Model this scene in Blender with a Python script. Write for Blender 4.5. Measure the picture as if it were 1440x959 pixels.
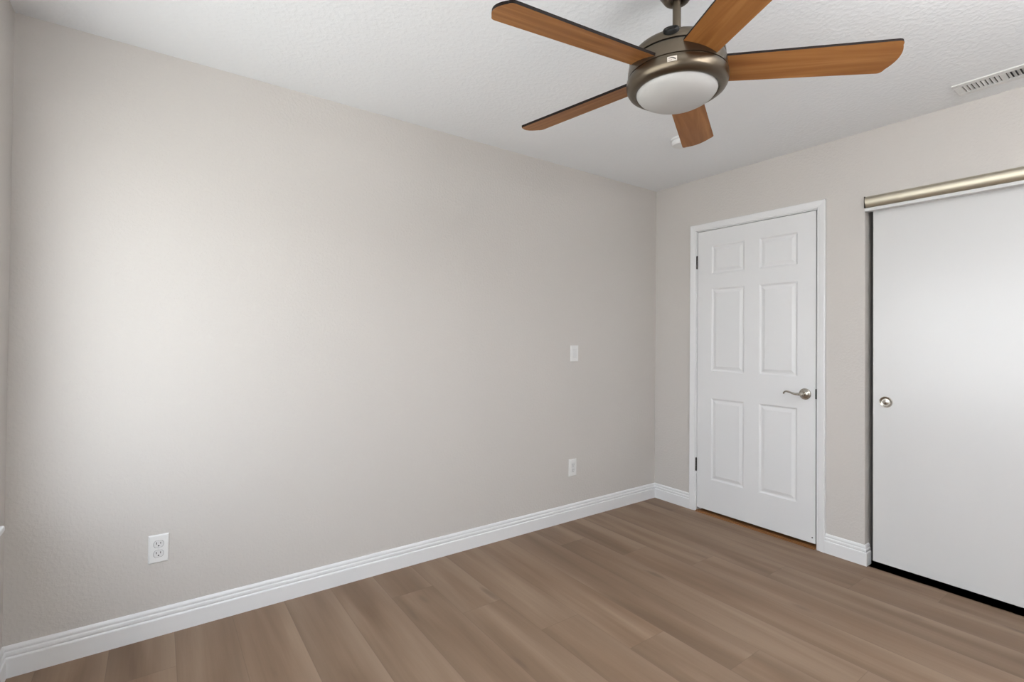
import bpy, bmesh, math, random
from mathutils import Vector, Matrix
random.seed(7)
for o in list(bpy.data.objects):
    bpy.data.objects.remove(o)
S = bpy.context.scene
COL = S.collection
PI = math.pi

# ------------------------------------------------------------------ camera
W = 3.685          # room width along x (walls at x=-W and x=0)
D = 3.45           # room depth along y (walls at y=0 and y=-D)
H = 2.44
CAM = Vector((-3.24041, -2.54964, 1.25291))
YAW, PITCH, ROLL, F_PX, CY = 0.949059, 0.0109297, 0.0089578, 695.63, 468.18
fw = Vector((math.cos(YAW)*math.cos(PITCH), math.sin(YAW)*math.cos(PITCH), math.sin(PITCH)))
r0 = Vector((math.sin(YAW), -math.cos(YAW), 0))
u0 = r0.cross(fw)
rt = r0*math.cos(ROLL) + u0*math.sin(ROLL)
up = -r0*math.sin(ROLL) + u0*math.cos(ROLL)
cd = bpy.data.cameras.new('camera')
cam = bpy.data.objects.new('camera', cd)
COL.objects.link(cam)
cam.matrix_world = Matrix(((rt.x, up.x, -fw.x, CAM.x), (rt.y, up.y, -fw.y, CAM.y), (rt.z, up.z, -fw.z, CAM.z), (0, 0, 0, 1)))
cd.sensor_width = 36
cd.lens = F_PX/1440*36
cd.shift_y = (CY-479.5)/1440
cd.clip_start = 0.02
S.camera = cam

# ------------------------------------------------------------------ light
S.view_settings.view_transform = 'Standard'
S.view_settings.look = 'None'
S.view_settings.gamma = 1
S.view_settings.exposure = 0.0
WIN = dict(y0=-3.00, y1=-0.275, z0=0.615, z1=2.03, depth=0.15)

world = bpy.data.worlds.new('daylight')
S.world = world
world.use_nodes = True
nt = world.node_tree
nt.nodes.clear()
wo = nt.nodes.new('ShaderNodeOutputWorld')
bg = nt.nodes.new('ShaderNodeBackground')
tc = nt.nodes.new('ShaderNodeTexCoord')
sx = nt.nodes.new('ShaderNodeSeparateXYZ')
cr = nt.nodes.new('ShaderNodeValToRGB')
mr = nt.nodes.new('ShaderNodeMapRange')
mr.inputs['From Min'].default_value = -1
mr.inputs['From Max'].default_value = 1
nt.links.new(tc.outputs['Generated'], sx.inputs[0])
nt.links.new(sx.outputs['Z'], mr.inputs['Value'])
nt.links.new(mr.outputs[0], cr.inputs[0])
nt.links.new(cr.outputs[0], bg.inputs[0])
nt.links.new(bg.outputs[0], wo.inputs[0])
e = cr.color_ramp.elements
e[0].position = 0.0; e[0].color = (0.84, 0.84, 0.82, 1)     # sunlit ground outside
e[1].position = 1.0; e[1].color = (0.62, 0.70, 0.80, 1)     # zenith
for pos, c in ((0.44, (0.90, 0.90, 0.88, 1)), (0.52, (0.95, 0.97, 1.0, 1)), (0.70, (0.80, 0.87, 0.95, 1))):
    k = e.new(pos); k.color = c
bg.inputs[1].default_value = 5.75

def area(name, loc, rot, sx_, sy_, energy=None, portal=False, color=(1, 1, 1)):
    l = bpy.data.lights.new(name, 'AREA')
    l.shape = 'RECTANGLE'; l.size = sx_; l.size_y = sy_
    l.color = color
    if portal: l.cycles.is_portal = True
    else: l.energy = energy
    o = bpy.data.objects.new(name, l)
    COL.objects.link(o); o.location = loc; o.rotation_euler = rot
    return o
# daylight enters only through the windows; portals help sample the sky
area('window_portal', (-W-WIN['depth']-0.01, (WIN['y0']+WIN['y1'])/2, (WIN['z0']+WIN['z1'])/2), (0, -PI/2, 0),
     WIN['z1']-WIN['z0'], WIN['y1']-WIN['y0'], portal=True)

# added fill lamp, bounced off the ceiling to brighten the room's right side
area('bounce_fill', (-1.95, -3.05, 1.97), (PI, 0, 0), 0.8, 0.6, energy=60, color=(0.975, 0.985, 1.0))

# ------------------------------------------------------------------ materials
def mat(name, color=(0.8, 0.8, 0.8), rough=0.5, metal=0.0, spec=0.5):
    m = bpy.data.materials.new(name); m.use_nodes = True
    b = m.node_tree.nodes['Principled BSDF']
    b.inputs['Base Color'].default_value = (*color, 1)
    b.inputs['Roughness'].default_value = rough
    b.inputs['Metallic'].default_value = metal
    b.inputs['Specular IOR Level'].default_value = spec
    return m
def N(m, t): return m.node_tree.nodes.new(t)
def L(m, a, b): m.node_tree.links.new(a, b)
def bsdf(m): return m.node_tree.nodes['Principled BSDF']
def math_(m, op, a, b=None, c=None):
    n = N(m, 'ShaderNodeMath'); n.operation = op
    for i, v in enumerate((a, b, c)):
        if v is None: continue
        if isinstance(v, (int, float)): n.inputs[i].default_value = v
        else: L(m, v, n.inputs[i])
    return n.outputs[0]
def texture_bump(m, scale, strength, dist, detail=3, rough=0.55, soft=None):
    g = N(m, 'ShaderNodeNewGeometry')
    n = N(m, 'ShaderNodeTexNoise'); n.inputs['Scale'].default_value = scale
    n.inputs['Detail'].default_value = detail; n.inputs['Roughness'].default_value = rough
    L(m, g.outputs['Position'], n.inputs['Vector'])
    h = n.outputs['Fac']
    if soft:
        r = N(m, 'ShaderNodeMapRange'); r.interpolation_type = 'SMOOTHSTEP'
        r.inputs['From Min'].default_value = soft[0]; r.inputs['From Max'].default_value = soft[1]
        L(m, h, r.inputs['Value']); h = r.outputs[0]
    b = N(m, 'ShaderNodeBump'); b.inputs['Strength'].default_value = strength; b.inputs['Distance'].default_value = dist
    L(m, h, b.inputs['Height']); L(m, b.outputs[0], bsdf(m).inputs['Normal'])

M = {}
M['wall'] = mat('greige_wall_paint', (0.600, 0.572, 0.545), 0.62, spec=0.3)
texture_bump(M['wall'], 75, 0.16, 0.004, 2, 0.5, (0.40, 0.70))
M['ceiling'] = mat('white_ceiling_paint', (0.84, 0.858, 0.878), 0.8, spec=0.2)
texture_bump(M['ceiling'], 55, 0.22, 0.003, 2, 0.5, (0.4, 0.66))
M['trim'] = mat('white_semigloss_trim', (0.78, 0.785, 0.795), 0.38)
M['door'] = mat('white_door_paint', (0.76, 0.765, 0.775), 0.42)
M['closet'] = mat('white_satin_closet_panel', (0.68, 0.68, 0.68), 0.28, spec=0.8)
texture_bump(M['closet'], 14, 0.05, 0.002, 2)
M['plastic'] = mat('white_plastic', (0.78, 0.78, 0.775), 0.35)
M['plastic2'] = mat('device_plastic', (0.72, 0.72, 0.72), 0.3)
M['seam'] = mat('grey_plastic_seam', (0.30, 0.30, 0.30), 0.5)
M['dark'] = mat('dark_slot', (0.02, 0.02, 0.02), 0.6)
M['bronze'] = mat('dark_bronze_hinge', (0.045, 0.04, 0.038), 0.45, 0.6)
M['nickel'] = mat('satin_nickel', (0.50, 0.47, 0.42), 0.24, 1.0)
M['champagne'] = mat('champagne_metal', (0.52, 0.475, 0.385), 0.36, 1.0)
M['track'] = mat('white_track', (0.70, 0.70, 0.70), 0.35)
M['fan_metal'] = mat('brushed_pewter', (0.150, 0.122, 0.090), 0.30, 0.95)
M['fan_dark'] = mat('blackened_metal', (0.006, 0.0055, 0.005), 0.5, 0.0, 0.25)
M['blade_top'] = mat('espresso_blade_face', (0.008, 0.004, 0.003), 0.55, spec=0.15)
M['glass_shade'] = mat('frosted_white_glass', (0.50, 0.495, 0.485), 0.36)
bsdf(M['glass_shade']).inputs['Subsurface Weight'].default_value = 0.0
M['vent'] = mat('white_enamel_vent', (0.74, 0.74, 0.735), 0.4)
M['closet_inside'] = mat('closet_interior_shade', (0.13, 0.12, 0.11), 0.8)  # darkness of the unlit closet put into its wall colour
M['badge'] = mat('badge_silver', (0.62, 0.56, 0.50), 0.45, 0.2)
M['vinyl'] = mat('white_vinyl', (0.8, 0.8, 0.8), 0.4)
g = mat('window_glass', (1, 1, 1), 0.0)
g.node_tree.nodes.clear()
_o = g.node_tree.nodes.new('ShaderNodeOutputMaterial'); _t = g.node_tree.nodes.new('ShaderNodeBsdfTransparent')
_g = g.node_tree.nodes.new('ShaderNodeBsdfGlossy'); _m = g.node_tree.nodes.new('ShaderNodeMixShader')
_t.inputs[0].default_value = (0.94, 0.95, 0.95, 1); _g.inputs['Roughness'].default_value = 0.02
_m.inputs[0].default_value = 0.05
g.node_tree.links.new(_t.outputs[0], _m.inputs[1]); g.node_tree.links.new(_g.outputs[0], _m.inputs[2]); g.node_tree.links.new(_m.outputs[0], _o.inputs[0])
M['glass'] = g

def ramp(m, fac, stops):
    r = N(m, 'ShaderNodeValToRGB'); el = r.color_ramp.elements
    el[0].position, el[0].color = stops[0][0], (*stops[0][1], 1)
    el[1].position, el[1].color = stops[-1][0], (*stops[-1][1], 1)
    for p, c in stops[1:-1]:
        k = el.new(p); k.color = (*c, 1)
    L(m, fac, r.inputs[0]); return r.outputs[0]
def mixc(m, fac, a, b, mode='MIX'):
    n = N(m, 'ShaderNodeMix'); n.data_type = 'RGBA'; n.blend_type = mode
    if isinstance(fac, (int, float)): n.inputs[0].default_value = fac
    else: L(m, fac, n.inputs[0])
    for i, v in ((6, a), (7, b)):
        if isinstance(v, tuple): n.inputs[i].default_value = (*v, 1)
        else: L(m, v, n.inputs[i])
    return n.outputs[2]

# vinyl plank floor: planks run along y, 0.214 wide, 1.525 long, joints step 0.305 per row
def floor_material():
    m = mat('oak_plank_floor', (0.3, 0.2, 0.15), 0.5, spec=0.3)
    g = N(m, 'ShaderNodeNewGeometry'); s = N(m, 'ShaderNodeSeparateXYZ'); L(m, g.outputs['Position'], s.inputs[0])
    X, Y = s.outputs['X'], s.outputs['Y']
    px = math_(m, 'DIVIDE', math_(m, 'ADD', X, 1.025), 0.214)
    ix = math_(m, 'FLOOR', px); fx = math_(m, 'FRACT', px)
    py = math_(m, 'DIVIDE', math_(m, 'ADD', math_(m, 'ADD', Y, 2.11), math_(m, 'MULTIPLY', ix, 0.305)), 1.525)
    iy = math_(m, 'FLOOR', py); fy = math_(m, 'FRACT', py)
    cb = N(m, 'ShaderNodeCombineXYZ'); L(m, ix, cb.inputs[0]); L(m, iy, cb.inputs[1])
    wn = N(m, 'ShaderNodeTexWhiteNoise'); wn.noise_dimensions = '2D'; L(m, cb.outputs[0], wn.inputs['Vector'])
    rnd = wn.outputs['Value']
    def grain(sx_, sy_, scale, detail, rough, dist=0.0, zoff=0.0):
        c = N(m, 'ShaderNodeCombineXYZ')
        L(m, math_(m, 'ADD', math_(m, 'MULTIPLY', X, sx_), math_(m, 'MULTIPLY', rnd, 37.0)), c.inputs[0])
        L(m, math_(m, 'ADD', math_(m, 'MULTIPLY', Y, sy_), math_(m, 'MULTIPLY', rnd, 91.0)), c.inputs[1])
        c.inputs[2].default_value = zoff
        n = N(m, 'ShaderNodeTexNoise'); n.inputs['Scale'].default_value = scale; n.inputs['Detail'].default_value = detail
        n.inputs['Roughness'].default_value = rough; n.inputs['Distortion'].default_value = dist
        L(m, c.outputs[0], n.inputs['Vector']); return n.outputs['Fac']
    broad = grain(8.0, 0.75, 1.0, 2, 0.45, 0.5)
    streak = grain(34.0, 1.6, 1.0, 4, 0.6, 0.5, 3.1)
    fine = grain(170.0, 5.0, 1.0, 3, 0.6, 0.0, 7.7)
    v = math_(m, 'ADD', math_(m, 'MULTIPLY', broad, 0.76), math_(m, 'ADD', math_(m, 'MULTIPLY', streak, 0.16), math_(m, 'MULTIPLY', fine, 0.08)))
    base = ramp(m, v, [(0.30, (0.160, 0.102, 0.065)), (0.44, (0.205, 0.135, 0.090)), (0.52, (0.234, 0.159, 0.109)), (0.66, (0.295, 0.210, 0.150))])
    # per plank tone
    tone = N(m, 'ShaderNodeMapRange'); L(m, rnd, tone.inputs['Value']); tone.inputs['To Min'].default_value = 0.92; tone.inputs['To Max'].default_value = 1.07
    cc = N(m, 'ShaderNodeCombineColor')
    for i in range(3): L(m, tone.outputs[0], cc.inputs[i])
    base = mixc(m, 1.0, base, cc.outputs[0], 'MULTIPLY')
    wn2 = N(m, 'ShaderNodeTexWhiteNoise'); wn2.noise_dimensions = '2D'
    cb2 = N(m, 'ShaderNodeCombineXYZ'); L(m, iy, cb2.inputs[0]); L(m, ix, cb2.inputs[1]); L(m, cb2.outputs[0], wn2.inputs['Vector'])
    base = mixc(m, math_(m, 'MULTIPLY', wn2.outputs['Value'], 0.5), base, mixc(m, 1.0, base, (1.01, 0.99, 0.965), 'MULTIPLY'))
    # each board is printed lighter along one long edge and darker along the other
    amt = math_(m, 'MULTIPLY', math_(m, 'ADD', grain(2.0, 0.8, 1.0, 1, 0.4, 0.0, 21.0), -0.30), 2.2)
    lo = N(m, 'ShaderNodeMapRange'); lo.interpolation_type = 'SMOOTHSTEP'; L(m, fx, lo.inputs['Value'])
    lo.inputs['From Min'].default_value = 0.58; lo.inputs['From Max'].default_value = 0.95; lo.inputs['To Max'].default_value = 0.62
    base = mixc(m, math_(m, 'MULTIPLY', lo.outputs[0], amt), base, (0.325, 0.238, 0.174))
    dk = N(m, 'ShaderNodeMapRange'); dk.interpolation_type = 'SMOOTHSTEP'; L(m, fx, dk.inputs['Value'])
    dk.inputs['From Min'].default_value = 0.38; dk.inputs['From Max'].default_value = 0.02; dk.inputs['To Max'].default_value = 0.50
    base = mixc(m, math_(m, 'MULTIPLY', dk.outputs[0], amt), base, (0.158, 0.105, 0.070))
    base = mixc(m, 1.0, base, (1.015, 1.0, 0.965), 'MULTIPLY')
    # knots: sparse dark elongated marks
    kv = grain(11.0, 2.4, 1.0, 1, 0.4, 0.0, 12.0)
    kk = N(m, 'ShaderNodeMapRange'); kk.interpolation_type = 'SMOOTHSTEP'; L(m, kv, kk.inputs['Value'])
    kk.inputs['From Min'].default_value = 0.70; kk.inputs['From Max'].default_value = 0.79; kk.inputs['To Max'].default_value = 0.55
    base = mixc(m, kk.outputs[0], base, (0.12, 0.08, 0.055))
    # hairline seams
    ex = math_(m, 'MULTIPLY', math_(m, 'MINIMUM', fx, math_(m, 'SUBTRACT', 1.0, fx)), 0.214)
    ey = math_(m, 'MULTIPLY', math_(m, 'MINIMUM', fy, math_(m, 'SUBTRACT', 1.0, fy)), 1.525)
    sm = N(m, 'ShaderNodeMapRange'); L(m, math_(m, 'MINIMUM', ex, ey), sm.inputs['Value'])
    sm.inputs['From Min'].default_value = 0.0004; sm.inputs['From Max'].default_value = 0.0022
    sm.inputs['To Min'].default_value = 0.30; sm.inputs['To Max'].default_value = 0.0
    base = mixc(m, sm.outputs[0], base, (0.10, 0.068, 0.048))
    L(m, base, bsdf(m).inputs['Base Color'])
    b = N(m, 'ShaderNodeBump'); b.inputs['Strength'].default_value = 0.15; b.inputs['Distance'].default_value = 0.001
    L(m, math_(m, 'SUBTRACT', fine, sm.outputs[0]), b.inputs['Height']); L(m, b.outputs[0], bsdf(m).inputs['Normal'])
    return m
M['floor'] = floor_material()

def wood(name, dark, mid, light, rough, axis_scale=(1.6, 26, 26), scale=1.0, per_obj=True):
    m = mat(name, mid, rough, spec=0.22)
    t = N(m, 'ShaderNodeTexCoord'); mp = N(m, 'ShaderNodeMapping'); mp.inputs['Scale'].default_value = axis_scale
    L(m, t.outputs['Object'], mp.inputs[0])
    vec = mp.outputs[0]
    if per_obj:
        oi = N(m, 'ShaderNodeObjectInfo'); ad = N(m, 'ShaderNodeVectorMath'); ad.operation = 'ADD'
        cb = N(m, 'ShaderNodeCombineXYZ')
        L(m, math_(m, 'MULTIPLY', oi.outputs['Random'], 50.0), cb.inputs[0]); L(m, math_(m, 'MULTIPLY', oi.outputs['Random'], 33.0), cb.inputs[1])
        L(m, vec, ad.inputs[0]); L(m, cb.outputs[0], ad.inputs[1]); vec = ad.outputs[0]
    n = N(m, 'ShaderNodeTexNoise'); n.inputs['Scale'].default_value = scale; n.inputs['Detail'].default_value = 5; n.inputs['Distortion'].default_value = 1.1
    L(m, vec, n.inputs['Vector'])
    L(m, ramp(m, n.outputs['Fac'], [(0.30, dark), (0.50, mid), (0.72, light)]), bsdf(m).inputs['Base Color'])
    return m
M['blade'] = wood('cherry_wood_blade', (0.245, 0.095, 0.025), (0.330, 0.138, 0.039), (0.45, 0.210, 0.068), 0.48)
M['oak'] = wood('orange_oak_threshold', (0.20, 0.085, 0.03), (0.30, 0.14, 0.055), (0.38, 0.19, 0.08), 0.4, (30, 2, 30), per_obj=False)

# ------------------------------------------------------------------ mesh helpers
def finish(name, bm, m, parent=None, smooth=False, angle=35, kind=None):
    bmesh.ops.recalc_face_normals(bm, faces=bm.faces)
    me = bpy.data.meshes.new(name); bm.to_mesh(me); bm.free()
    for mm in (m if isinstance(m, (list, tuple)) else [m]): me.materials.append(mm)
    o = bpy.data.objects.new(name, me); COL.objects.link(o)
    if smooth:
        for p in me.polygons: p.use_smooth = True
        me.set_sharp_from_angle(angle=math.radians(angle))
    if parent is not None: o.parent = parent
    return o
def tag(o, label=None, cat=None, group=None, kind=None):
    if label: o['label'] = label
    if cat: o['category'] = cat
    if group: o['group'] = group
    if kind: o['kind'] = kind
    return o
def box(bm, a, b, bev=0.0, mi=0, seg=2):
    lo = [min(a[i], b[i]) for i in range(3)]; hi = [max(a[i], b[i]) for i in range(3)]
    r = bmesh.ops.create_cube(bm, size=1.0)
    vs = r['verts']
    for v in vs:
        v.co = Vector([lo[i] + (v.co[i]+0.5)*(hi[i]-lo[i]) for i in range(3)])
    fs = {f for v in vs for f in v.link_faces}
    for f in fs: f.material_index = mi
    if bev > 0:
        es = list({e for v in vs for e in v.link_edges})
        bmesh.ops.bevel(bm, geom=es, offset=bev, segments=seg, profile=0.5, affect='EDGES')
def boxo(name, a, b, m, parent=None, bev=0.0, smooth=False):
    bm = bmesh.new(); box(bm, a, b, bev); return finish(name, bm, m, parent, smooth)
def lathe(bm, prof, n=48, axis='z', centre=(0, 0, 0), mi=0):
    """prof = [(r, h)]; revolves about axis through centre"""
    rings = []
    for r, h in prof:
        ring = []
        if r < 1e-6:
            ring = [bm.verts.new(ax(axis, 0, 0, h, centre))]
        else:
            for k in range(n):
                t = 2*PI*k/n
                ring.append(bm.verts.new(ax(axis, r*math.cos(t), r*math.sin(t), h, centre)))
        rings.append(ring)
    for A, B in zip(rings, rings[1:]):
        if len(A) == 1 and len(B) == 1: continue
        for k in range(n):
            k2 = (k+1) % n
            if len(A) == 1: f = bm.faces.new((A[0], B[k], B[k2]))
            elif len(B) == 1: f = bm.faces.new((A[k], B[0], A[k2]))
            else: f = bm.faces.new((A[k], B[k], B[k2], A[k2]))
            f.material_index = mi
def ax(axis, a, b, h, c):
    if axis == 'z': p = (a, b, h)
    elif axis == 'x': p = (h, a, b)
    else: p = (a, h, b)
    return (p[0]+c[0], p[1]+c[1], p[2]+c[2])
def sweep(bm, prof, path, closed=False, cap=True):
    """prof: [(out, z)]; path: list of ((x,y), (nx,ny)) - points with the offset direction for 'out' (mitred)"""
    rings = []
    for (x, y), (nx, ny) in path:
        rings.append([bm.verts.new((x+nx*o, y+ny*o, z)) for o, z in prof])
    for A, B in zip(rings, rings[1:]):
        for i in range(len(prof)-1):
            bm.faces.new((A[i], A[i+1], B[i+1], B[i]))
        bm.faces.new((A[-1], A[0], B[0], B[-1]))
    if cap:
        bm.faces.new(rings[0]); bm.faces.new(list(reversed(rings[-1])))
def tube(bm, pts, radii, n=12, flat=1.0, cap=True):
    pts = [Vector(p) for p in pts]; rings = []
    for i, p in enumerate(pts):
        d = (pts[min(i+1, len(pts)-1)]-pts[max(i-1, 0)]).normalized()
        a = d.cross(Vector((1, 0, 0)))
        if a.length < 1e-3: a = d.cross(Vector((0, 0, 1)))
        a.normalize(); b = d.cross(a)
        rings.append([bm.verts.new(p + a*radii[i]*math.cos(2*PI*k/n) + b*radii[i]*flat*math.sin(2*PI*k/n)) for k in range(n)])
    for A, B in zip(rings, rings[1:]):
        for k in range(n):
            bm.faces.new((A[k], A[(k+1) % n], B[(k+1) % n], B[k]))
    if cap:
        bm.faces.new(list(reversed(rings[0]))); bm.faces.new(rings[-1])
def empty(name, loc=(0, 0, 0)):
    o = bpy.data.objects.new(name, None); o.location = loc; o.empty_display_size = 0.05
    COL.objects.link(o); return o

# ------------------------------------------------------------------ room shell
T = 0.15
DY0, DY1, DZ = -1.192, -0.374, 2.05          # hinged door opening in the right wall
CY0, CY1, CZ = -3.27, -1.442, 2.068          # closet opening
o = boxo('floor', (-W, -D, -0.05), (0.0, 0.0, 0.0), M['floor']); tag(o, 'brown oak plank floor of the room', 'floor', kind='structure')
o = boxo('ceiling', (-W-T, -D-T, H), (0.85, T, H+0.1), M['ceiling']); tag(o, 'white lightly textured ceiling', 'ceiling', kind='structure')
o = boxo('wall_back', (-W-T, 0, -0.05), (0.85, T, H), M['wall']); tag(o, 'long greige textured wall without openings', 'wall', kind='structure')
def wall_cells(name, x0, x1, ys, zs, holes, m, label, swap=False):
    bm = bmesh.new()
    for i in range(len(ys)-1):
        for j in range(len(zs)-1):
            c = ((ys[i]+ys[i+1])/2, (zs[j]+zs[j+1])/2)
            if any(h[0] < c[0] < h[1] and h[2] < c[1] < h[3] for h in holes): continue
            if swap: box(bm, (ys[i], x0, zs[j]), (ys[i+1], x1, zs[j+1]))
            else: box(bm, (x0, ys[i], zs[j]), (x1, ys[i+1], zs[j+1]))
    bmesh.ops.remove_doubles(bm, verts=bm.verts, dist=1e-5)
    # drop the internal faces shared by two neighbouring blocks
    seen = {}
    for f in bm.faces:
        seen.setdefault(tuple(round(c, 4) for c in f.calc_center_median()), []).append(f)
    dele = [f for k, v in seen.items() if len(v) > 1 for f in v]
    bmesh.ops.delete(bm, geom=dele, context='FACES')
    return tag(finish(name, bm, m), label, 'wall', kind='structure')
WT = 0.12
wall_cells('wall_right', 0.0, WT, [-D, CY0, CY1, DY0-0.02, DY1+0.02, 0.0], [-0.05, 0.0, CZ, DZ+0.02, H] if CZ < DZ+0.02 else [-0.05, 0.0, DZ+0.02-0.004, DZ+0.0161, CZ, H],
           [(CY0, CY1, 0.0, CZ), (DY0-0.02, DY1+0.02, 0.0, DZ+0.016)], M['wall'], 'greige wall holding the white door and the closet')
wall_cells('wall_left', -W-T, -W, [-D, WIN['y0'], WIN['y1'], 0.0], [-0.05, WIN['z0'], WIN['z1'], H],
           [(WIN['y0'], WIN['y1'], WIN['z0'], WIN['z1'])], M['wall'], 'greige wall with the window at the far left')

o = boxo('wall_front', (-W-T, -D-T, -0.05), (0.85, -D, H), M['wall']); tag(o, 'greige wall behind the viewer', 'wall', kind='structure')

# baseboards -------------------------------------------------------------
BB = [(0, 0), (0.0145, 0), (0.0145, 0.068), (0.0130, 0.0715), (0.0095, 0.0735), (0.0095, 0.0760), (0.0112, 0.0790),
      (0.0114, 0.0840), (0.0105, 0.0895), (0.0075, 0.0925), (0.0070, 0.0955), (0.0082, 0.0985), (0.0078, 0.1040), (0.0055, 0.1090), (0.0030, 0.1120), (0, 0.1130)]
def base(name, path, label):
    bm = bmesh.new(); sweep(bm, BB, path)
    return tag(finish(name, bm, M['trim']), label, 'baseboard', kind='structure')
base('baseboard_back', [((-W, 0), (1, -1)), ((0, 0), (-1, -1))], 'white moulded baseboard along the long wall')
base('baseboard_right', [((0, 0), (-1, -1)), ((0, DY1+0.049), (-1, 0))], 'short white baseboard between corner and door casing')
base('baseboard_closet', [((0, DY0-0.049), (-1, 0)), ((0, CY1), (-1, -1)), ((0.052, CY1), (0, -1))], 'white baseboard between door casing and closet, wrapping into the opening')
base('baseboard_left', [((-W, -D), (1, 1)), ((-W, 0), (1, -1))], 'white baseboard under the window wall')

# ------------------------------------------------------------------ windows
def make_window(idx, mw, length, z0, z1, label):
    """local frame: x along the wall from 0 to length, y pointing into the room, wall face at y=0"""
    win = empty('window_%d' % idx); win.matrix_world = mw
    tag(win, label, 'window', kind='structure')
    bm = bmesh.new()
    a, b = -0.145, -0.105
    box(bm, (0, a, z0), (0.04, b, z1), 0.004); box(bm, (length-0.04, a, z0), (length, b, z1), 0.004)
    box(bm, (0.04, a, z0), (length-0.04, b, z0+0.04), 0.004); box(bm, (0.04, a, z1-0.04), (length-0.04, b, z1), 0.004)
    finish('window_frame', bm, M['vinyl'], win)
    boxo('meeting_rail', (0.04, a+0.008, 1.50), (length-0.04, b-0.004, 1.535), M['vinyl'], win, 0.003)
    boxo('pane', (0.03, -0.128, z0+0.03), (length-0.03, -0.124, z1-0.03), M['glass'], win)
    bm = bmesh.new()
    box(bm, (0, -0.10, z0-0.018), (length, 0.0, z0+0.002)); box(bm, (-0.045, -0.002, z0-0.018), (length+0.045, 0.042, z0+0.002), 0.005)
    finish('window_sill', bm, M['trim'], win)
w = WIN
make_window(1, Matrix(((0, 1, 0, -W), (-1, 0, 0, w['y1']), (0, 0, 1, 0), (0, 0, 0, 1))), w['y1']-w['y0'], w['z0'], w['z1'], 'white vinyl window in the wall at the far left')

# ------------------------------------------------------------------ hinged six panel door
# frame jambs (fixed)
bm = bmesh.new()
box(bm, (0.0, DY1, 0.0), (WT, DY1+0.02, DZ+0.016)); box(bm, (0.0, DY0-0.02, 0.0), (WT, DY0, DZ+0.016))
box(bm, (0.0, DY0-0.02, DZ), (WT, DY1+0.02, DZ+0.0160))
box(bm, (0.040, DY1-0.012, 0.0), (0.052, DY1, DZ)); box(bm, (0.040, DY0, 0.0), (0.052, DY0+0.012, DZ)); box(bm, (0.040, DY0, DZ-0.012), (0.052, DY1, DZ))
tag(finish('trim_1', bm, M['trim']), 'white jambs lining the hinged door opening', 'door frame', kind='structure')
# casing: mitred moulding, profile across width (c = distance from opening edge, t = thickness)
CP = [(0.005, 0.0), (0.005, 0.0085), (0.008, 0.0105), (0.017, 0.0110), (0.020, 0.0125), (0.036, 0.0150), (0.044, 0.0165), (0.049, 0.0160), (0.051, 0.013), (0.051, 0.0)]
bm = bmesh.new()
def casing_ring(yc, zc, dy, dz): return [bm.verts.new((-t, yc+dy*c, zc+dz*c)) for c, t in CP]
rings = [casing_ring(DY1, 0.0, 1, 0), casing_ring(DY1, DZ, 1, 1), casing_ring(DY0, DZ, -1, 1), casing_ring(DY0, 0.0, -1, 0)]
for A, B in zip(rings, rings[1:]):
    for i in range(len(CP)): bm.faces.new((A[i], A[(i+1) % len(CP)], B[(i+1) % len(CP)], B[i]))
bm.faces.new(rings[0]); bm.faces.new(list(reversed(rings[-1])))
tag(finish('trim_2', bm, M['trim']), 'white casing moulding around the hinged door', 'door casing', kind='structure')

door = empty('door_1', (0.002, DY1, 0.0))
tag(door, 'white six panel door with satin lever handle, closed', 'door', kind='structure')
dy0, dy1, dz0, dz1 = DY0+0.0055, DY1-0.0035, 0.028, DZ-0.004
FX = 0.002
bm = bmesh.new()
pys = [(-1.080, -0.838), (-0.735, -0.490)]
pzs = [(0.250, 0.836), (1.030, 1.625), (1.730, 1.934)]
Y = sorted([dy0, dy1] + [a for p in pys for a in p]); Z = sorted([dz0, dz1] + [a for p in pzs for a in p])
def quad(pts): return bm.faces.new([bm.verts.new(p) for p in pts])
def rect(ya, yb, za, zb, d, ins): return [(FX+d, ya+ins, za+ins), (FX+d, yb-ins, za+ins), (FX+d, yb-ins, zb-ins), (FX+d, ya+ins, zb-ins)]
for i in range(len(Y)-1):
    for j in range(len(Z)-1):
        ya, yb, za, zb = Y[i], Y[i+1], Z[j], Z[j+1]
        if (ya, yb) in pys and (za, zb) in pzs:
            levels = [(0, 0), (0.0012, 0.003), (0.0055, 0.009), (0.0066, 0.013), (0.0060, 0.019), (0.0022, 0.033), (0.0015, 0.036)]
            rs = [rect(ya, yb, za, zb, d, s) for d, s in levels]
            for A, B in zip(rs, rs[1:]):
                for k in range(4): quad((A[k], A[(k+1) % 4], B[(k+1) % 4], B[k]))
            quad(rs[-1])
        else: quad(rect(ya, yb, za, zb, 0, 0))
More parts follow.
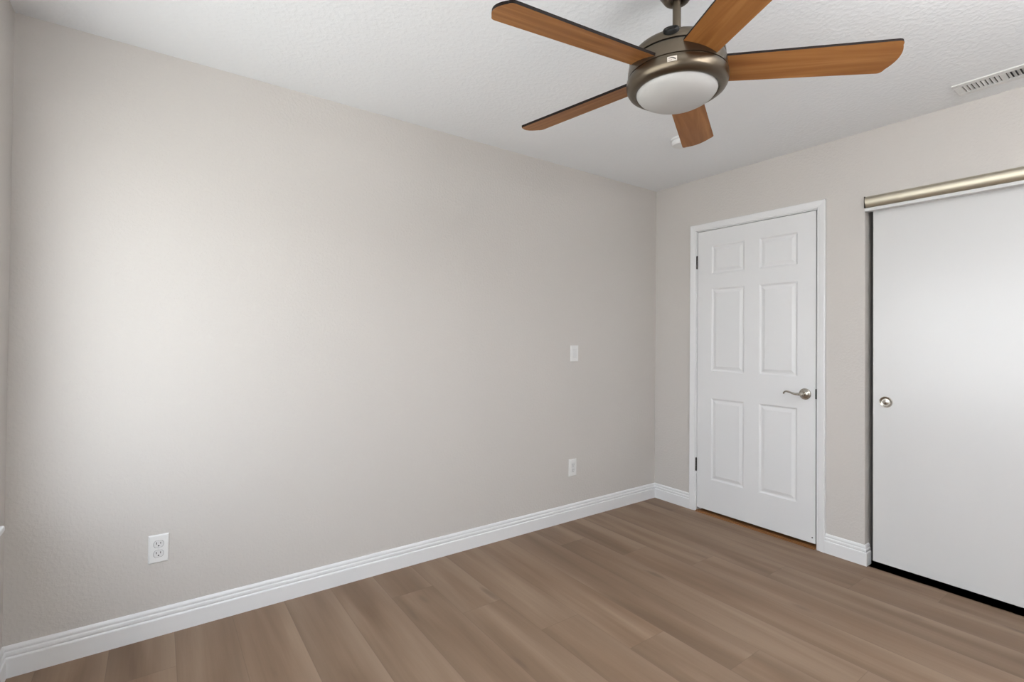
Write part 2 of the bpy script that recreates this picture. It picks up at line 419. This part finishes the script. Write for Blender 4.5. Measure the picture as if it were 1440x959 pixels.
# sides and back
X2 = FX+0.035
for a, b in (((dy0, dz0), (dy1, dz0)), ((dy1, dz0), (dy1, dz1)), ((dy1, dz1), (dy0, dz1)), ((dy0, dz1), (dy0, dz0))):
    quad(((FX, *a), (FX, *b), (X2, *b), (X2, *a)))
quad(((X2, dy0, dz0), (X2, dy1, dz0), (X2, dy1, dz1), (X2, dy0, dz1)))
bmesh.ops.remove_doubles(bm, verts=bm.verts, dist=1e-6)
def dpart(name, bm_, m, parent=door, smooth=False):
    ob = finish(name, bm_, m, None, smooth); ob.parent = parent
    ob.matrix_parent_inverse = parent.matrix_world.inverted() if parent.type == 'MESH' else Matrix.Translation(-Vector(door.location))
    return ob
dpart('door_slab', bm, M['door'])
for zc in (0.340, 1.825):
    bm = bmesh.new()
    zz = zc-0.045
    for k in range(5):
        lathe(bm, [(0, zz+k*0.018+0.0004), (0.0058, zz+k*0.018+0.0004), (0.0058, zz+k*0.018+0.0176), (0, zz+k*0.018+0.0176)], 16, 'z', (-0.0042, DY1-0.0012, 0))
    lathe(bm, [(0, zc+0.045), (0.0045, zc+0.045), (0.0035, zc+0.049), (0, zc+0.050)], 12, 'z', (-0.0042, DY1-0.0012, 0))
    lathe(bm, [(0, zc-0.050), (0.0035, zc-0.049), (0.0045, zc-0.045), (0, zc-0.045)], 12, 'z', (-0.0042, DY1-0.0012, 0))
    box(bm, (-0.0008, DY1-0.0035, zc-0.045), (0.03, DY1-0.0008, zc+0.045))
    dpart('hinge', bm, M['bronze'], smooth=True)
# latch bolt / strike seen in the gap
bm = bmesh.new(); box(bm, (-0.004, DY0-0.0010, 0.902), (0.030, DY0+0.0065, 0.962), 0.0004); dpart('latch_plate', bm, M['dark'])
# lever handle
RY, RZ = -1.126, 0.927
bm = bmesh.new()
lathe(bm, [(0, FX), (-0.0, FX), (0.0345, FX), (0.0350, FX-0.003), (0.0340, FX-0.006), (0.0310, FX-0.0085), (0.0290, FX-0.0090), (0.0275, FX-0.0088), (0.0240, FX-0.0125), (0.0180, FX-0.015), (0.0125, FX-0.017), (0, FX-0.017)], 40, 'x', (0, RY, RZ))
rose = dpart('handle_rose', bm, M['nickel'], smooth=True)
bm = bmesh.new()
lathe(bm, [(0, -0.012), (0.0115, -0.012), (0.0105, -0.030), (0.0115, -0.036), (0.0135, -0.042), (0.0125, -0.052), (0.008, -0.057), (0, -0.058)], 28, 'x', (0, RY, RZ))
pts = [(-0.046, RY+0.002, RZ+0.001), (-0.048, RY+0.016, RZ+0.0005), (-0.050, RY+0.034, RZ-0.001), (-0.051, RY+0.052, RZ+0.003), (-0.051, RY+0.070, RZ+0.009), (-0.051, RY+0.086, RZ+0.0115), (-0.050, RY+0.098, RZ+0.009), (-0.047, RY+0.105, RZ+0.002), (-0.045, RY+0.107, RZ-0.004)]
tube(bm, pts, [0.0085, 0.0085, 0.0068, 0.0062, 0.0060, 0.0056, 0.0050, 0.0048, 0.0052], 14, 0.75)
lv = dpart('door_handle', bm, M['nickel'], smooth=True)
bm = bmesh.new(); lathe(bm, [(0, FX+0.001), (0.0042, FX+0.001), (0.0038, FX-0.0015), (0, FX-0.002)], 14, 'x', (0, -1.168, 0.061)); dpart('stop_screw', bm, M['bronze'])

# threshold / hall floor seen beneath the door
bm = bmesh.new(); box(bm, (-0.022, DY0+0.002, 0.0), (0.0, DY1-0.002, 0.005), 0.002); box(bm, (0.0, DY0, 0.0), (0.62, DY1, 0.006))
tag(finish('trim_3', bm, M['oak']), 'orange oak threshold showing beneath the white door', 'threshold', kind='structure')
# hall beyond the door and the closet interior (dark enclosed spaces)
bm = bmesh.new()
box(bm, (WT, -0.25, -0.05), (0.85, 0.0, H)); box(bm, (WT, -1.35, -0.05), (0.85, -1.30, H)); box(bm, (0.80, -1.30, -0.05), (0.85, -0.25, H)); box(bm, (WT, -1.30, -0.05), (0.80, -0.25, 0.0))
tag(finish('wall_hall', bm, M['wall']), 'hall walls behind the closed door', 'wall', kind='structure')
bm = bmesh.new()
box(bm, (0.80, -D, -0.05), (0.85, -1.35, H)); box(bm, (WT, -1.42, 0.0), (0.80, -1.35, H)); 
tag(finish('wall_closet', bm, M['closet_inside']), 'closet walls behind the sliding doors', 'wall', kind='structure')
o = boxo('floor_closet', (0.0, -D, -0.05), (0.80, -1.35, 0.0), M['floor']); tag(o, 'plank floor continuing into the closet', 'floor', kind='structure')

# ------------------------------------------------------------------ sliding closet doors
def closet_door(idx, x0, ya, yb, label, pull_y):
    d = empty('door_%d' % idx, (x0, (ya+yb)/2, 0.024)); tag(d, label, 'closet door', kind='structure')
    inv = Matrix.Translation(-Vector(d.location))
    bm = bmesh.new(); box(bm, (x0, ya, 0.026), (x0+0.030, yb, 2.015), 0.0018)
    s = finish('door_panel', bm, M['closet']); s.parent = d; s.matrix_parent_inverse = inv
    if pull_y is not None:
        bm = bmesh.new()
        lathe(bm, [(0, x0+0.001), (0.0310, x0+0.001), (0.0312, x0-0.0035), (0.0300, x0-0.0058), (0.0275, x0-0.0062), (0.0255, x0-0.0045), (0.0230, x0-0.0015), (0.0185, x0-0.0008), (0.010, x0-0.0022), (0.004, x0-0.0036), (0, x0-0.0038)], 40, 'x', (0, pull_y, 0.920))
        k = finish('pull', bm, M['nickel'], None, True, 50); k.parent = d; k.matrix_parent_inverse = inv
        tag(k, 'round satin nickel finger pull')
closet_door(2, 0.034, -2.395, -1.4695, 'white flat sliding closet door with round metal pull', -1.531)
closet_door(3, 0.072, -3.262, -2.345, 'second flat sliding closet door behind the first', None)
# head fascia and track
fas = empty('trim_4', (0.0, (CY0+CY1)/2, CZ)); tag(fas, 'champagne metal fascia and white track above the closet doors', 'closet track', kind='structure')
inv = Matrix.Translation(-Vector(fas.location))
FP = [(0.012, 2.0675), (-0.006, 2.0675), (-0.0075, 2.0655), (-0.0075, 2.0640), (-0.0110, 2.0632), (-0.0160, 2.0608), (-0.0183, 2.0560), (-0.0186, 2.0490), (-0.0178, 2.0400), (-0.0158, 2.0300), (-0.0122, 2.0200), (-0.0076, 2.0110), (-0.0030, 2.0050), (0.012, 2.0050)]
def ex(name, prof, y0, y1, m, smooth=True):
    bm = bmesh.new()
    A = [bm.verts.new((x, y0, z)) for x, z in prof]; B = [bm.verts.new((x, y1, z)) for x, z in prof]
    for i in range(len(prof)): bm.faces.new((A[i], A[(i+1) % len(prof)], B[(i+1) % len(prof)], B[i]))
    bm.faces.new(A); bm.faces.new(list(reversed(B)))
    ob = finish(name, bm, m, None, smooth, 30); ob.parent = fas; ob.matrix_parent_inverse = inv; return ob
ex('fascia', FP, CY0+0.001, CY1-0.004, M['champagne'])
ex('end_cap', [(0.010, 2.0675), (-0.0190, 2.0675), (-0.0190, 2.0040), (0.010, 2.0040)], CY1-0.004, CY1-0.001, M['bronze'], False)
ex('track', [(0.110, 2.0660), (0.100, 2.0660), (0.100, 2.022), (0.014, 2.022), (0.014, 2.0030), (-0.0085, 2.0030), (-0.0110, 2.0000), (-0.0110, 1.9870), (-0.0085, 1.9850), (0.0285, 1.9850), (0.0285, 2.018), (0.110, 2.018)], CY0+0.001, CY1-0.002, M['track'])

# ------------------------------------------------------------------ ceiling fan
FCX, FCY, ZB = -1.8762, -1.5537, 2.1254
fan = empty('ceiling_fan', (FCX, FCY, H))
tag(fan, 'five blade ceiling fan with pewter body and white light bowl, hanging from ceiling', 'ceiling fan')
def fpart(name, prof, m, n=72, smooth=True, parent=None, angle=40, label=None):
    bm = bmesh.new(); lathe(bm, [(r, z-H) for r, z in prof], n); ob = finish(name, bm, m, parent or fan, smooth, angle)
    if label: ob['label'] = label
    return ob
fpart('canopy', [(0, H), (0.068, H), (0.069, H-0.012), (0.066, H-0.030), (0.058, H-0.052), (0.047, H-0.070), (0.040, H-0.080), (0.036, H-0.083), (0.022, H-0.083), (0.020, H-0.078), (0, H-0.078)], M['fan_metal'])
fpart('downrod', [(0, H-0.05), (0.0132, H-0.05), (0.0132, 2.200), (0, 2.200)], M['fan_metal'], 28)
fpart('rod_coupler', [(0, 2.232), (0.0150, 2.232), (0.0185, 2.2285), (0.0225, 2.220), (0.027, 2.208), (0.030, 2.200), (0, 2.200)], M['fan_metal'], 36)
fpart('motor_housing', [(0, 2.206), (0.055, 2.206), (0.088, 2.2035), (0.118, 2.1985), (0.1345, 2.1915), (0.1445, 2.1820), (0.1490, 2.1700), (0.1500, 2.1575), (0.1460, 2.1565), (0.1460, 2.1525),
      (0.1505, 2.1515), (0.1515, 2.1490), (0.1535, 2.1350), (0.1550, 2.1180), (0.1550, 2.1080), (0.1515, 2.1070), (0.1515, 2.1030), (0, 2.1030)], M['fan_metal'])
fpart('groove_ring', [(0.1440, 2.1562), (0.1466, 2.1562), (0.1466, 2.1528), (0.1440, 2.1528)], M['fan_dark'])
fpart('light_housing', [(0, 2.1040), (0.1530, 2.1040), (0.1565, 2.1030), (0.1580, 2.1005), (0.1590, 2.0930), (0.1588, 2.0840), (0.1565, 2.0740), (0.1515, 2.0655), (0.1440, 2.0600), (0.1350, 2.0580), (0.1300, 2.0585), (0.1285, 2.0600), (0.1285, 2.0700), (0, 2.0700)], M['fan_metal'])
fpart('light_shade', [(0.1270, 2.0680), (0.1268, 2.0590), (0.1250, 2.0545), (0.1180, 2.0450), (0.1060, 2.0360), (0.0900, 2.0275), (0.0700, 2.0205), (0.0480, 2.0160), (0.0240, 2.0135), (0, 2.0128)], M['glass_shade'], label='frosted white glass light bowl')
# black oval switch opening on the dome, facing the room
ang = math.radians(-150.0)
rad = Vector((math.cos(ang), math.sin(ang), 0)); tan = Vector((-math.sin(ang), math.cos(ang), 0))
nrm = (rad*0.80 + Vector((0, 0, 1))*0.60).normalized(); fwd_ = nrm.cross(tan).normalized()
c0 = rad*0.1450 + Vector((0, 0, 2.1795-H))
bm = bmesh.new()
prev = None
for r, h in ((0.0, 0.0035), (0.60, 0.0035), (0.70, 0.0080), (0.86, 0.0085), (1.0, 0.0050), (1.0, -0.012)):
    ring = [bm.verts.new(c0 + tan*(0.0235*r*math.cos(2*PI*k/36)) + fwd_*(0.0150*r*math.sin(2*PI*k/36)) + nrm*h) for k in range(36)] if r else [bm.verts.new(c0+nrm*h)]
    if prev:
        for k in range(36):
            if len(prev) == 1: bm.faces.new((prev[0], ring[k], ring[(k+1) % 36]))
            else: bm.faces.new((prev[k], ring[k], ring[(k+1) % 36], prev[(k+1) % 36]))
    prev = ring
o = finish('switch_cover', bm, M['fan_dark'], fan, True, 50); o['label'] = 'black oval plug on the motor housing'

# badge plate with a small swoosh mark
def on_drum(a_deg, z, r): 
    t = math.radians(a_deg); return Vector((r*math.cos(t), r*math.sin(t), z-H))
def drum_patch(bm, a0, a1, z0f, z1f, rbot, rtop, off, th, n=14):
    """curved plate; z0f/z1f are functions of s in 0..1"""
    grid = []
    for i in range(n+1):
        s = i/n; aa = a0+(a1-a0)*s
        za, zb = z0f(s), z1f(s)
        def rr(z): return rbot+(rtop-rbot)*(z-2.076)/(2.096-2.076)+off
        grid.append([bm.verts.new(on_drum(aa, za, rr(za))), bm.verts.new(on_drum(aa, zb, rr(zb))),
                     bm.verts.new(on_drum(aa, zb, rr(zb)-th)), bm.verts.new(on_drum(aa, za, rr(za)-th))])
    for A, B in zip(grid, grid[1:]):
        for k in range(4): bm.faces.new((A[k], A[(k+1) % 4], B[(k+1) % 4], B[k]))
    bm.faces.new(grid[0]); bm.faces.new(list(reversed(grid[-1])))
bm = bmesh.new(); drum_patch(bm, -153.4, -143.4, lambda s: 2.0795, lambda s: 2.0935, 0.1575, 0.1588, 0.0013, 0.004)
badge = finish('badge', bm, M['badge'], fan, False); badge['label'] = 'small silver maker badge'
bm = bmesh.new()
arc = lambda s: 2.0885 + 0.0030*math.sin(PI*min(1, s*1.05)) - 0.0035*s
drum_patch(bm, -152.0, -144.6, lambda s: arc(s)-0.0006-0.0016*s, lambda s: arc(s)+0.0006+0.0008*s, 0.1575, 0.1588, 0.0018, 0.001)
drum_patch(bm, -152.2, -148.4, lambda s: 2.0828, lambda s: 2.0838, 0.1575, 0.1588, 0.0016, 0.001)
o = finish('badge_mark', bm, M['fan_dark'], badge, False)

# blades
def blade_mesh():
    w0, w1, u0_, u1 = 0.0555, 0.066, 0.120, 0.6560
    def hw(u): return w0 + (w1-w0)*(u-0.15)/0.5
    tip = []
    cr_ = 0.016
    # bulged end with rounded corners
    for k in range(0, 7):
        t = PI/2*k/6
        tip.append((0.6420-cr_+cr_*math.sin(t), hw(0.642)-cr_+cr_*math.cos(t)))
    for k in range(1, 12):
        s = 1-2*k/12; v = s*(hw(0.642)-cr_)
        tip.append((0.6420+0.016*(1-s*s), v))
    for k in range(6, -1, -1):
        t = PI/2*k/6
        tip.append((0.6420-cr_+cr_*math.sin(t), -(hw(0.642)-cr_+cr_*math.cos(t))))
    outline = [(u0_, hw(u0_))] + [(0.20+0.1*i, hw(0.20+0.1*i)) for i in range(4)] + tip + [(0.50-0.1*i, -hw(0.50-0.1*i)) for i in range(4)] + [(u0_, -hw(u0_))]
    bm = bmesh.new()
    th = 0.0085
    bot = [bm.verts.new((u, v, 0)) for u, v in outline]; top = [bm.verts.new((u, v, th)) for u, v in outline]
    f = bm.faces.new(bot); f.material_index = 0
    f = bm.faces.new(list(reversed(top))); f.material_index = 1
    n = len(outline)
    for k in range(n):
        f = bm.faces.new((bot[k], top[k], top[(k+1) % n], bot[(k+1) % n])); f.material_index = 1
    bmesh.ops.recalc_face_normals(bm, faces=bm.faces)
    me = bpy.data.meshes.new('blade'); bm.to_mesh(me); bm.free()
    me.materials.append(M['blade']); me.materials.append(M['blade_top'])
    return me
bme = blade_mesh()
for k in range(5):
    o = bpy.data.objects.new('blade', bme); COL.objects.link(o); o.parent = fan
    o.location = (0, 0, ZB-H); o.rotation_euler = (math.radians(-13.14), 0, 2.999-k*math.radians(72))

# ------------------------------------------------------------------ small fittings
sd = empty('smoke_detector', (-0.735, -0.762, H)); tag(sd, 'small round white smoke detector on the ceiling, half hidden behind a fan blade', 'smoke detector')
bm = bmesh.new(); lathe(bm, [(0, 0), (0.066, 0), (0.066, -0.010), (0.062, -0.013), (0, -0.013)], 48); finish('base', bm, M['plastic'], sd, True)
bm = bmesh.new(); lathe(bm, [(0.0, -0.012), (0.056, -0.012), (0.056, -0.016), (0.060, -0.018), (0.060, -0.030), (0.053, -0.038), (0.030, -0.041), (0, -0.0415)], 48); finish('cover', bm, M['plastic'], sd, True)
bm = bmesh.new(); lathe(bm, [(0, -0.0405), (0.010, -0.0405), (0.009, -0.0435), (0, -0.044)], 20, centre=(0.018, 0, 0)); finish('button', bm, M['plastic2'], sd, True)

# ceiling register
vt = empty('ceiling_vent', (-0.193, -2.04, H)); tag(vt, 'white rectangular ceiling air vent with two banks of slots, near the closet wall', 'air vent')
bm = bmesh.new()
vx0, vx1, vy0, vy1 = -0.073, 0.073, -0.165, 0.165   # local half sizes
sx0, sx1 = -0.041, 0.041
def fr(a, b): box(bm, (a[0], a[1], -0.0065), (b[0], b[1], 0.0), 0.0018)
fr((vx0, vy0), (sx0, vy1)); fr((sx1, vy0), (vx1, vy1)); fr((sx0, 0.134), (sx1, vy1)); fr((sx0, vy0), (sx1, -0.134)); fr((sx0, -0.010), (sx1, 0.010))
finish('frame', bm, M['vent'], vt)
boxo('duct_shadow', (sx0, -0.134, -0.0008), (sx1, 0.134, -0.0002), M['dark'], vt)
for bank, s in ((0, 1), (1, -1)):
    for k in range(8):
        yc = s*(0.0185 + k*0.0152)
        bm = bmesh.new()
        # blades lean the same way in both banks mirrored about the middle bar
        d = -0.0036 if s == 1 else 0.0050
        vs = [(-0.0405, yc-d-0.0009, -0.0068), (-0.0405, yc-d+0.0009, -0.0068), (-0.0405, yc+d+0.0009, -0.0010), (-0.0405, yc+d-0.0009, -0.0010)]
        A = [bm.verts.new(p) for p in vs]; B = [bm.verts.new((0.0405, p[1], p[2])) for p in vs]
        for i in range(4): bm.faces.new((A[i], A[(i+1) % 4], B[(i+1) % 4], B[i]))
        bm.faces.new(A); bm.faces.new(list(reversed(B)))
        finish('louver', bm, M['vent'], vt)

def plate(bm, w_, h_, t_, bev=0.002):
    """wall plate on the y=0 wall, local coords: x across, z up, -y out"""
    pr = [(0, 0), (0.0, t_*0.45), (0.003, t_*0.9), (0.006, t_)]
    rs = []
    for ins, d in pr:
        rs.append([bm.verts.new((sx_*(w_/2-ins), -d, sz_*(h_/2-ins))) for sx_, sz_ in ((-1, -1), (1, -1), (1, 1), (-1, 1))])
    for A, B in zip(rs, rs[1:]):
        for i in range(4): bm.faces.new((A[i], A[(i+1) % 4], B[(i+1) % 4], B[i]))
    bm.faces.new(rs[-1]); bm.faces.new(list(reversed(rs[0])))
def receptacle(parent, zc):
    bm = bmesh.new()
    pts = []
    for k in range(32):   # round face flattened at top and bottom
        t = 2*PI*k/32; x = 0.0172*math.cos(t); z = max(-0.0135, min(0.0135, 0.0172*math.sin(t))); pts.append((x, z))
    A = [bm.verts.new((x, -0.0055, zc+z)) for x, z in pts]; B = [bm.verts.new((x*0.96, -0.0080, zc+z*0.96)) for x, z in pts]
    for k in range(32): bm.faces.new((A[k], A[(k+1) % 32], B[(k+1) % 32], B[k]))
    bm.faces.new(B)
    face = finish('receptacle', bm, M['plastic2'], parent, True, 30)
    bm = bmesh.new()
    A = [bm.verts.new((x*1.07, -0.0052, zc+z*1.08)) for x, z in pts]; B = [bm.verts.new((x*1.07, -0.0061, zc+z*1.08)) for x, z in pts]
    for k in range(32): bm.faces.new((A[k], A[(k+1) % 32], B[(k+1) % 32], B[k]))
    bm.faces.new(B); finish('seam', bm, M['seam'], face)
    bm = bmesh.new()
    box(bm, (-0.0086, -0.0083, zc+0.0000), (-0.0060, -0.0075, zc+0.0090)); box(bm, (0.0056, -0.0083, zc+0.0005), (0.0080, -0.0075, zc+0.0083))
    lathe(bm, [(0, -0.0083), (0.0028, -0.0083), (0.0028, -0.0075), (0, -0.0075)], 14, 'y', (0, 0, zc-0.0065))
    finish('slots', bm, M['dark'], face)
    return face
def screw(parent, z, y=-0.0052):
    bm = bmesh.new(); lathe(bm, [(0, y-0.0012), (0.0030, y-0.0008), (0.0034, y), (0, y)], 14, 'y', (0, 0, z)); return finish('screw', bm, M['plastic2'], parent, True)
o1 = empty('power_outlet', (-3.2245, 0, 0.3605)); tag(o1, 'white duplex power outlet low on the wall near the window', 'power outlet')
bm = bmesh.new(); plate(bm, 0.0705, 0.1160, 0.0058); finish('cover_plate', bm, M['plastic'], o1)
# ring recess outline around each face
for zc in (0.0200, -0.0200):
    receptacle(o1, zc)
screw(o1, 0.0)

sw = empty('light_switch', (-0.8790, 0, 1.152)); tag(sw, 'white rocker light switch at hand height on the long wall', 'light switch')
bm = bmesh.new(); plate(bm, 0.072, 0.112, 0.0062); finish('cover_plate', bm, M['plastic'], sw)
bm = bmesh.new()
A = [(-0.0165, -0.033), (0.0165, -0.033), (0.0165, 0.0), (0.0165, 0.033), (-0.0165, 0.033), (-0.0165, 0.0)]
dep = [0.0095, 0.0095, 0.0066, 0.0085, 0.0085, 0.0066]
V0 = [bm.verts.new((x, -0.0055, z)) for x, z in A]; V1 = [bm.verts.new((x, -d, z)) for (x, z), d in zip(A, dep)]
for i in range(6): bm.faces.new((V0[i], V0[(i+1) % 6], V1[(i+1) % 6], V1[i]))
bm.faces.new((V1[0], V1[1], V1[2], V1[5])); bm.faces.new((V1[5], V1[2], V1[3], V1[4])); finish('rocker', bm, M['plastic2'], sw)
screw(sw, 0.0445, -0.0058); screw(sw, -0.0445, -0.0058)

o2 = empty('power_outlet', (-0.8880, 0, 0.3620)); tag(o2, 'white rectangular-faced outlet low on the long wall below the light switch', 'power outlet')
bm = bmesh.new(); plate(bm, 0.070, 0.116, 0.0062); finish('cover_plate', bm, M['plastic'], o2)
bm = bmesh.new(); box(bm, (-0.0165, -0.0078, -0.033), (0.0165, -0.0050, 0.033), 0.0012); rf = finish('receptacle', bm, M['plastic2'], o2)
bm = bmesh.new()
for zc in (0.018, -0.018):
    box(bm, (-0.0080, -0.0082, zc), (-0.0060, -0.0075, zc+0.0080)); box(bm, (0.0058, -0.0082, zc), (0.0078, -0.0075, zc+0.007))
    lathe(bm, [(0, -0.0082), (0.0026, -0.0082), (0.0026, -0.0075), (0, -0.0075)], 12, 'y', (0, 0, zc-0.007))
finish('slots', bm, M['dark'], rf)
screw(o2, 0.0475, -0.0058); screw(o2, -0.0475, -0.0058)
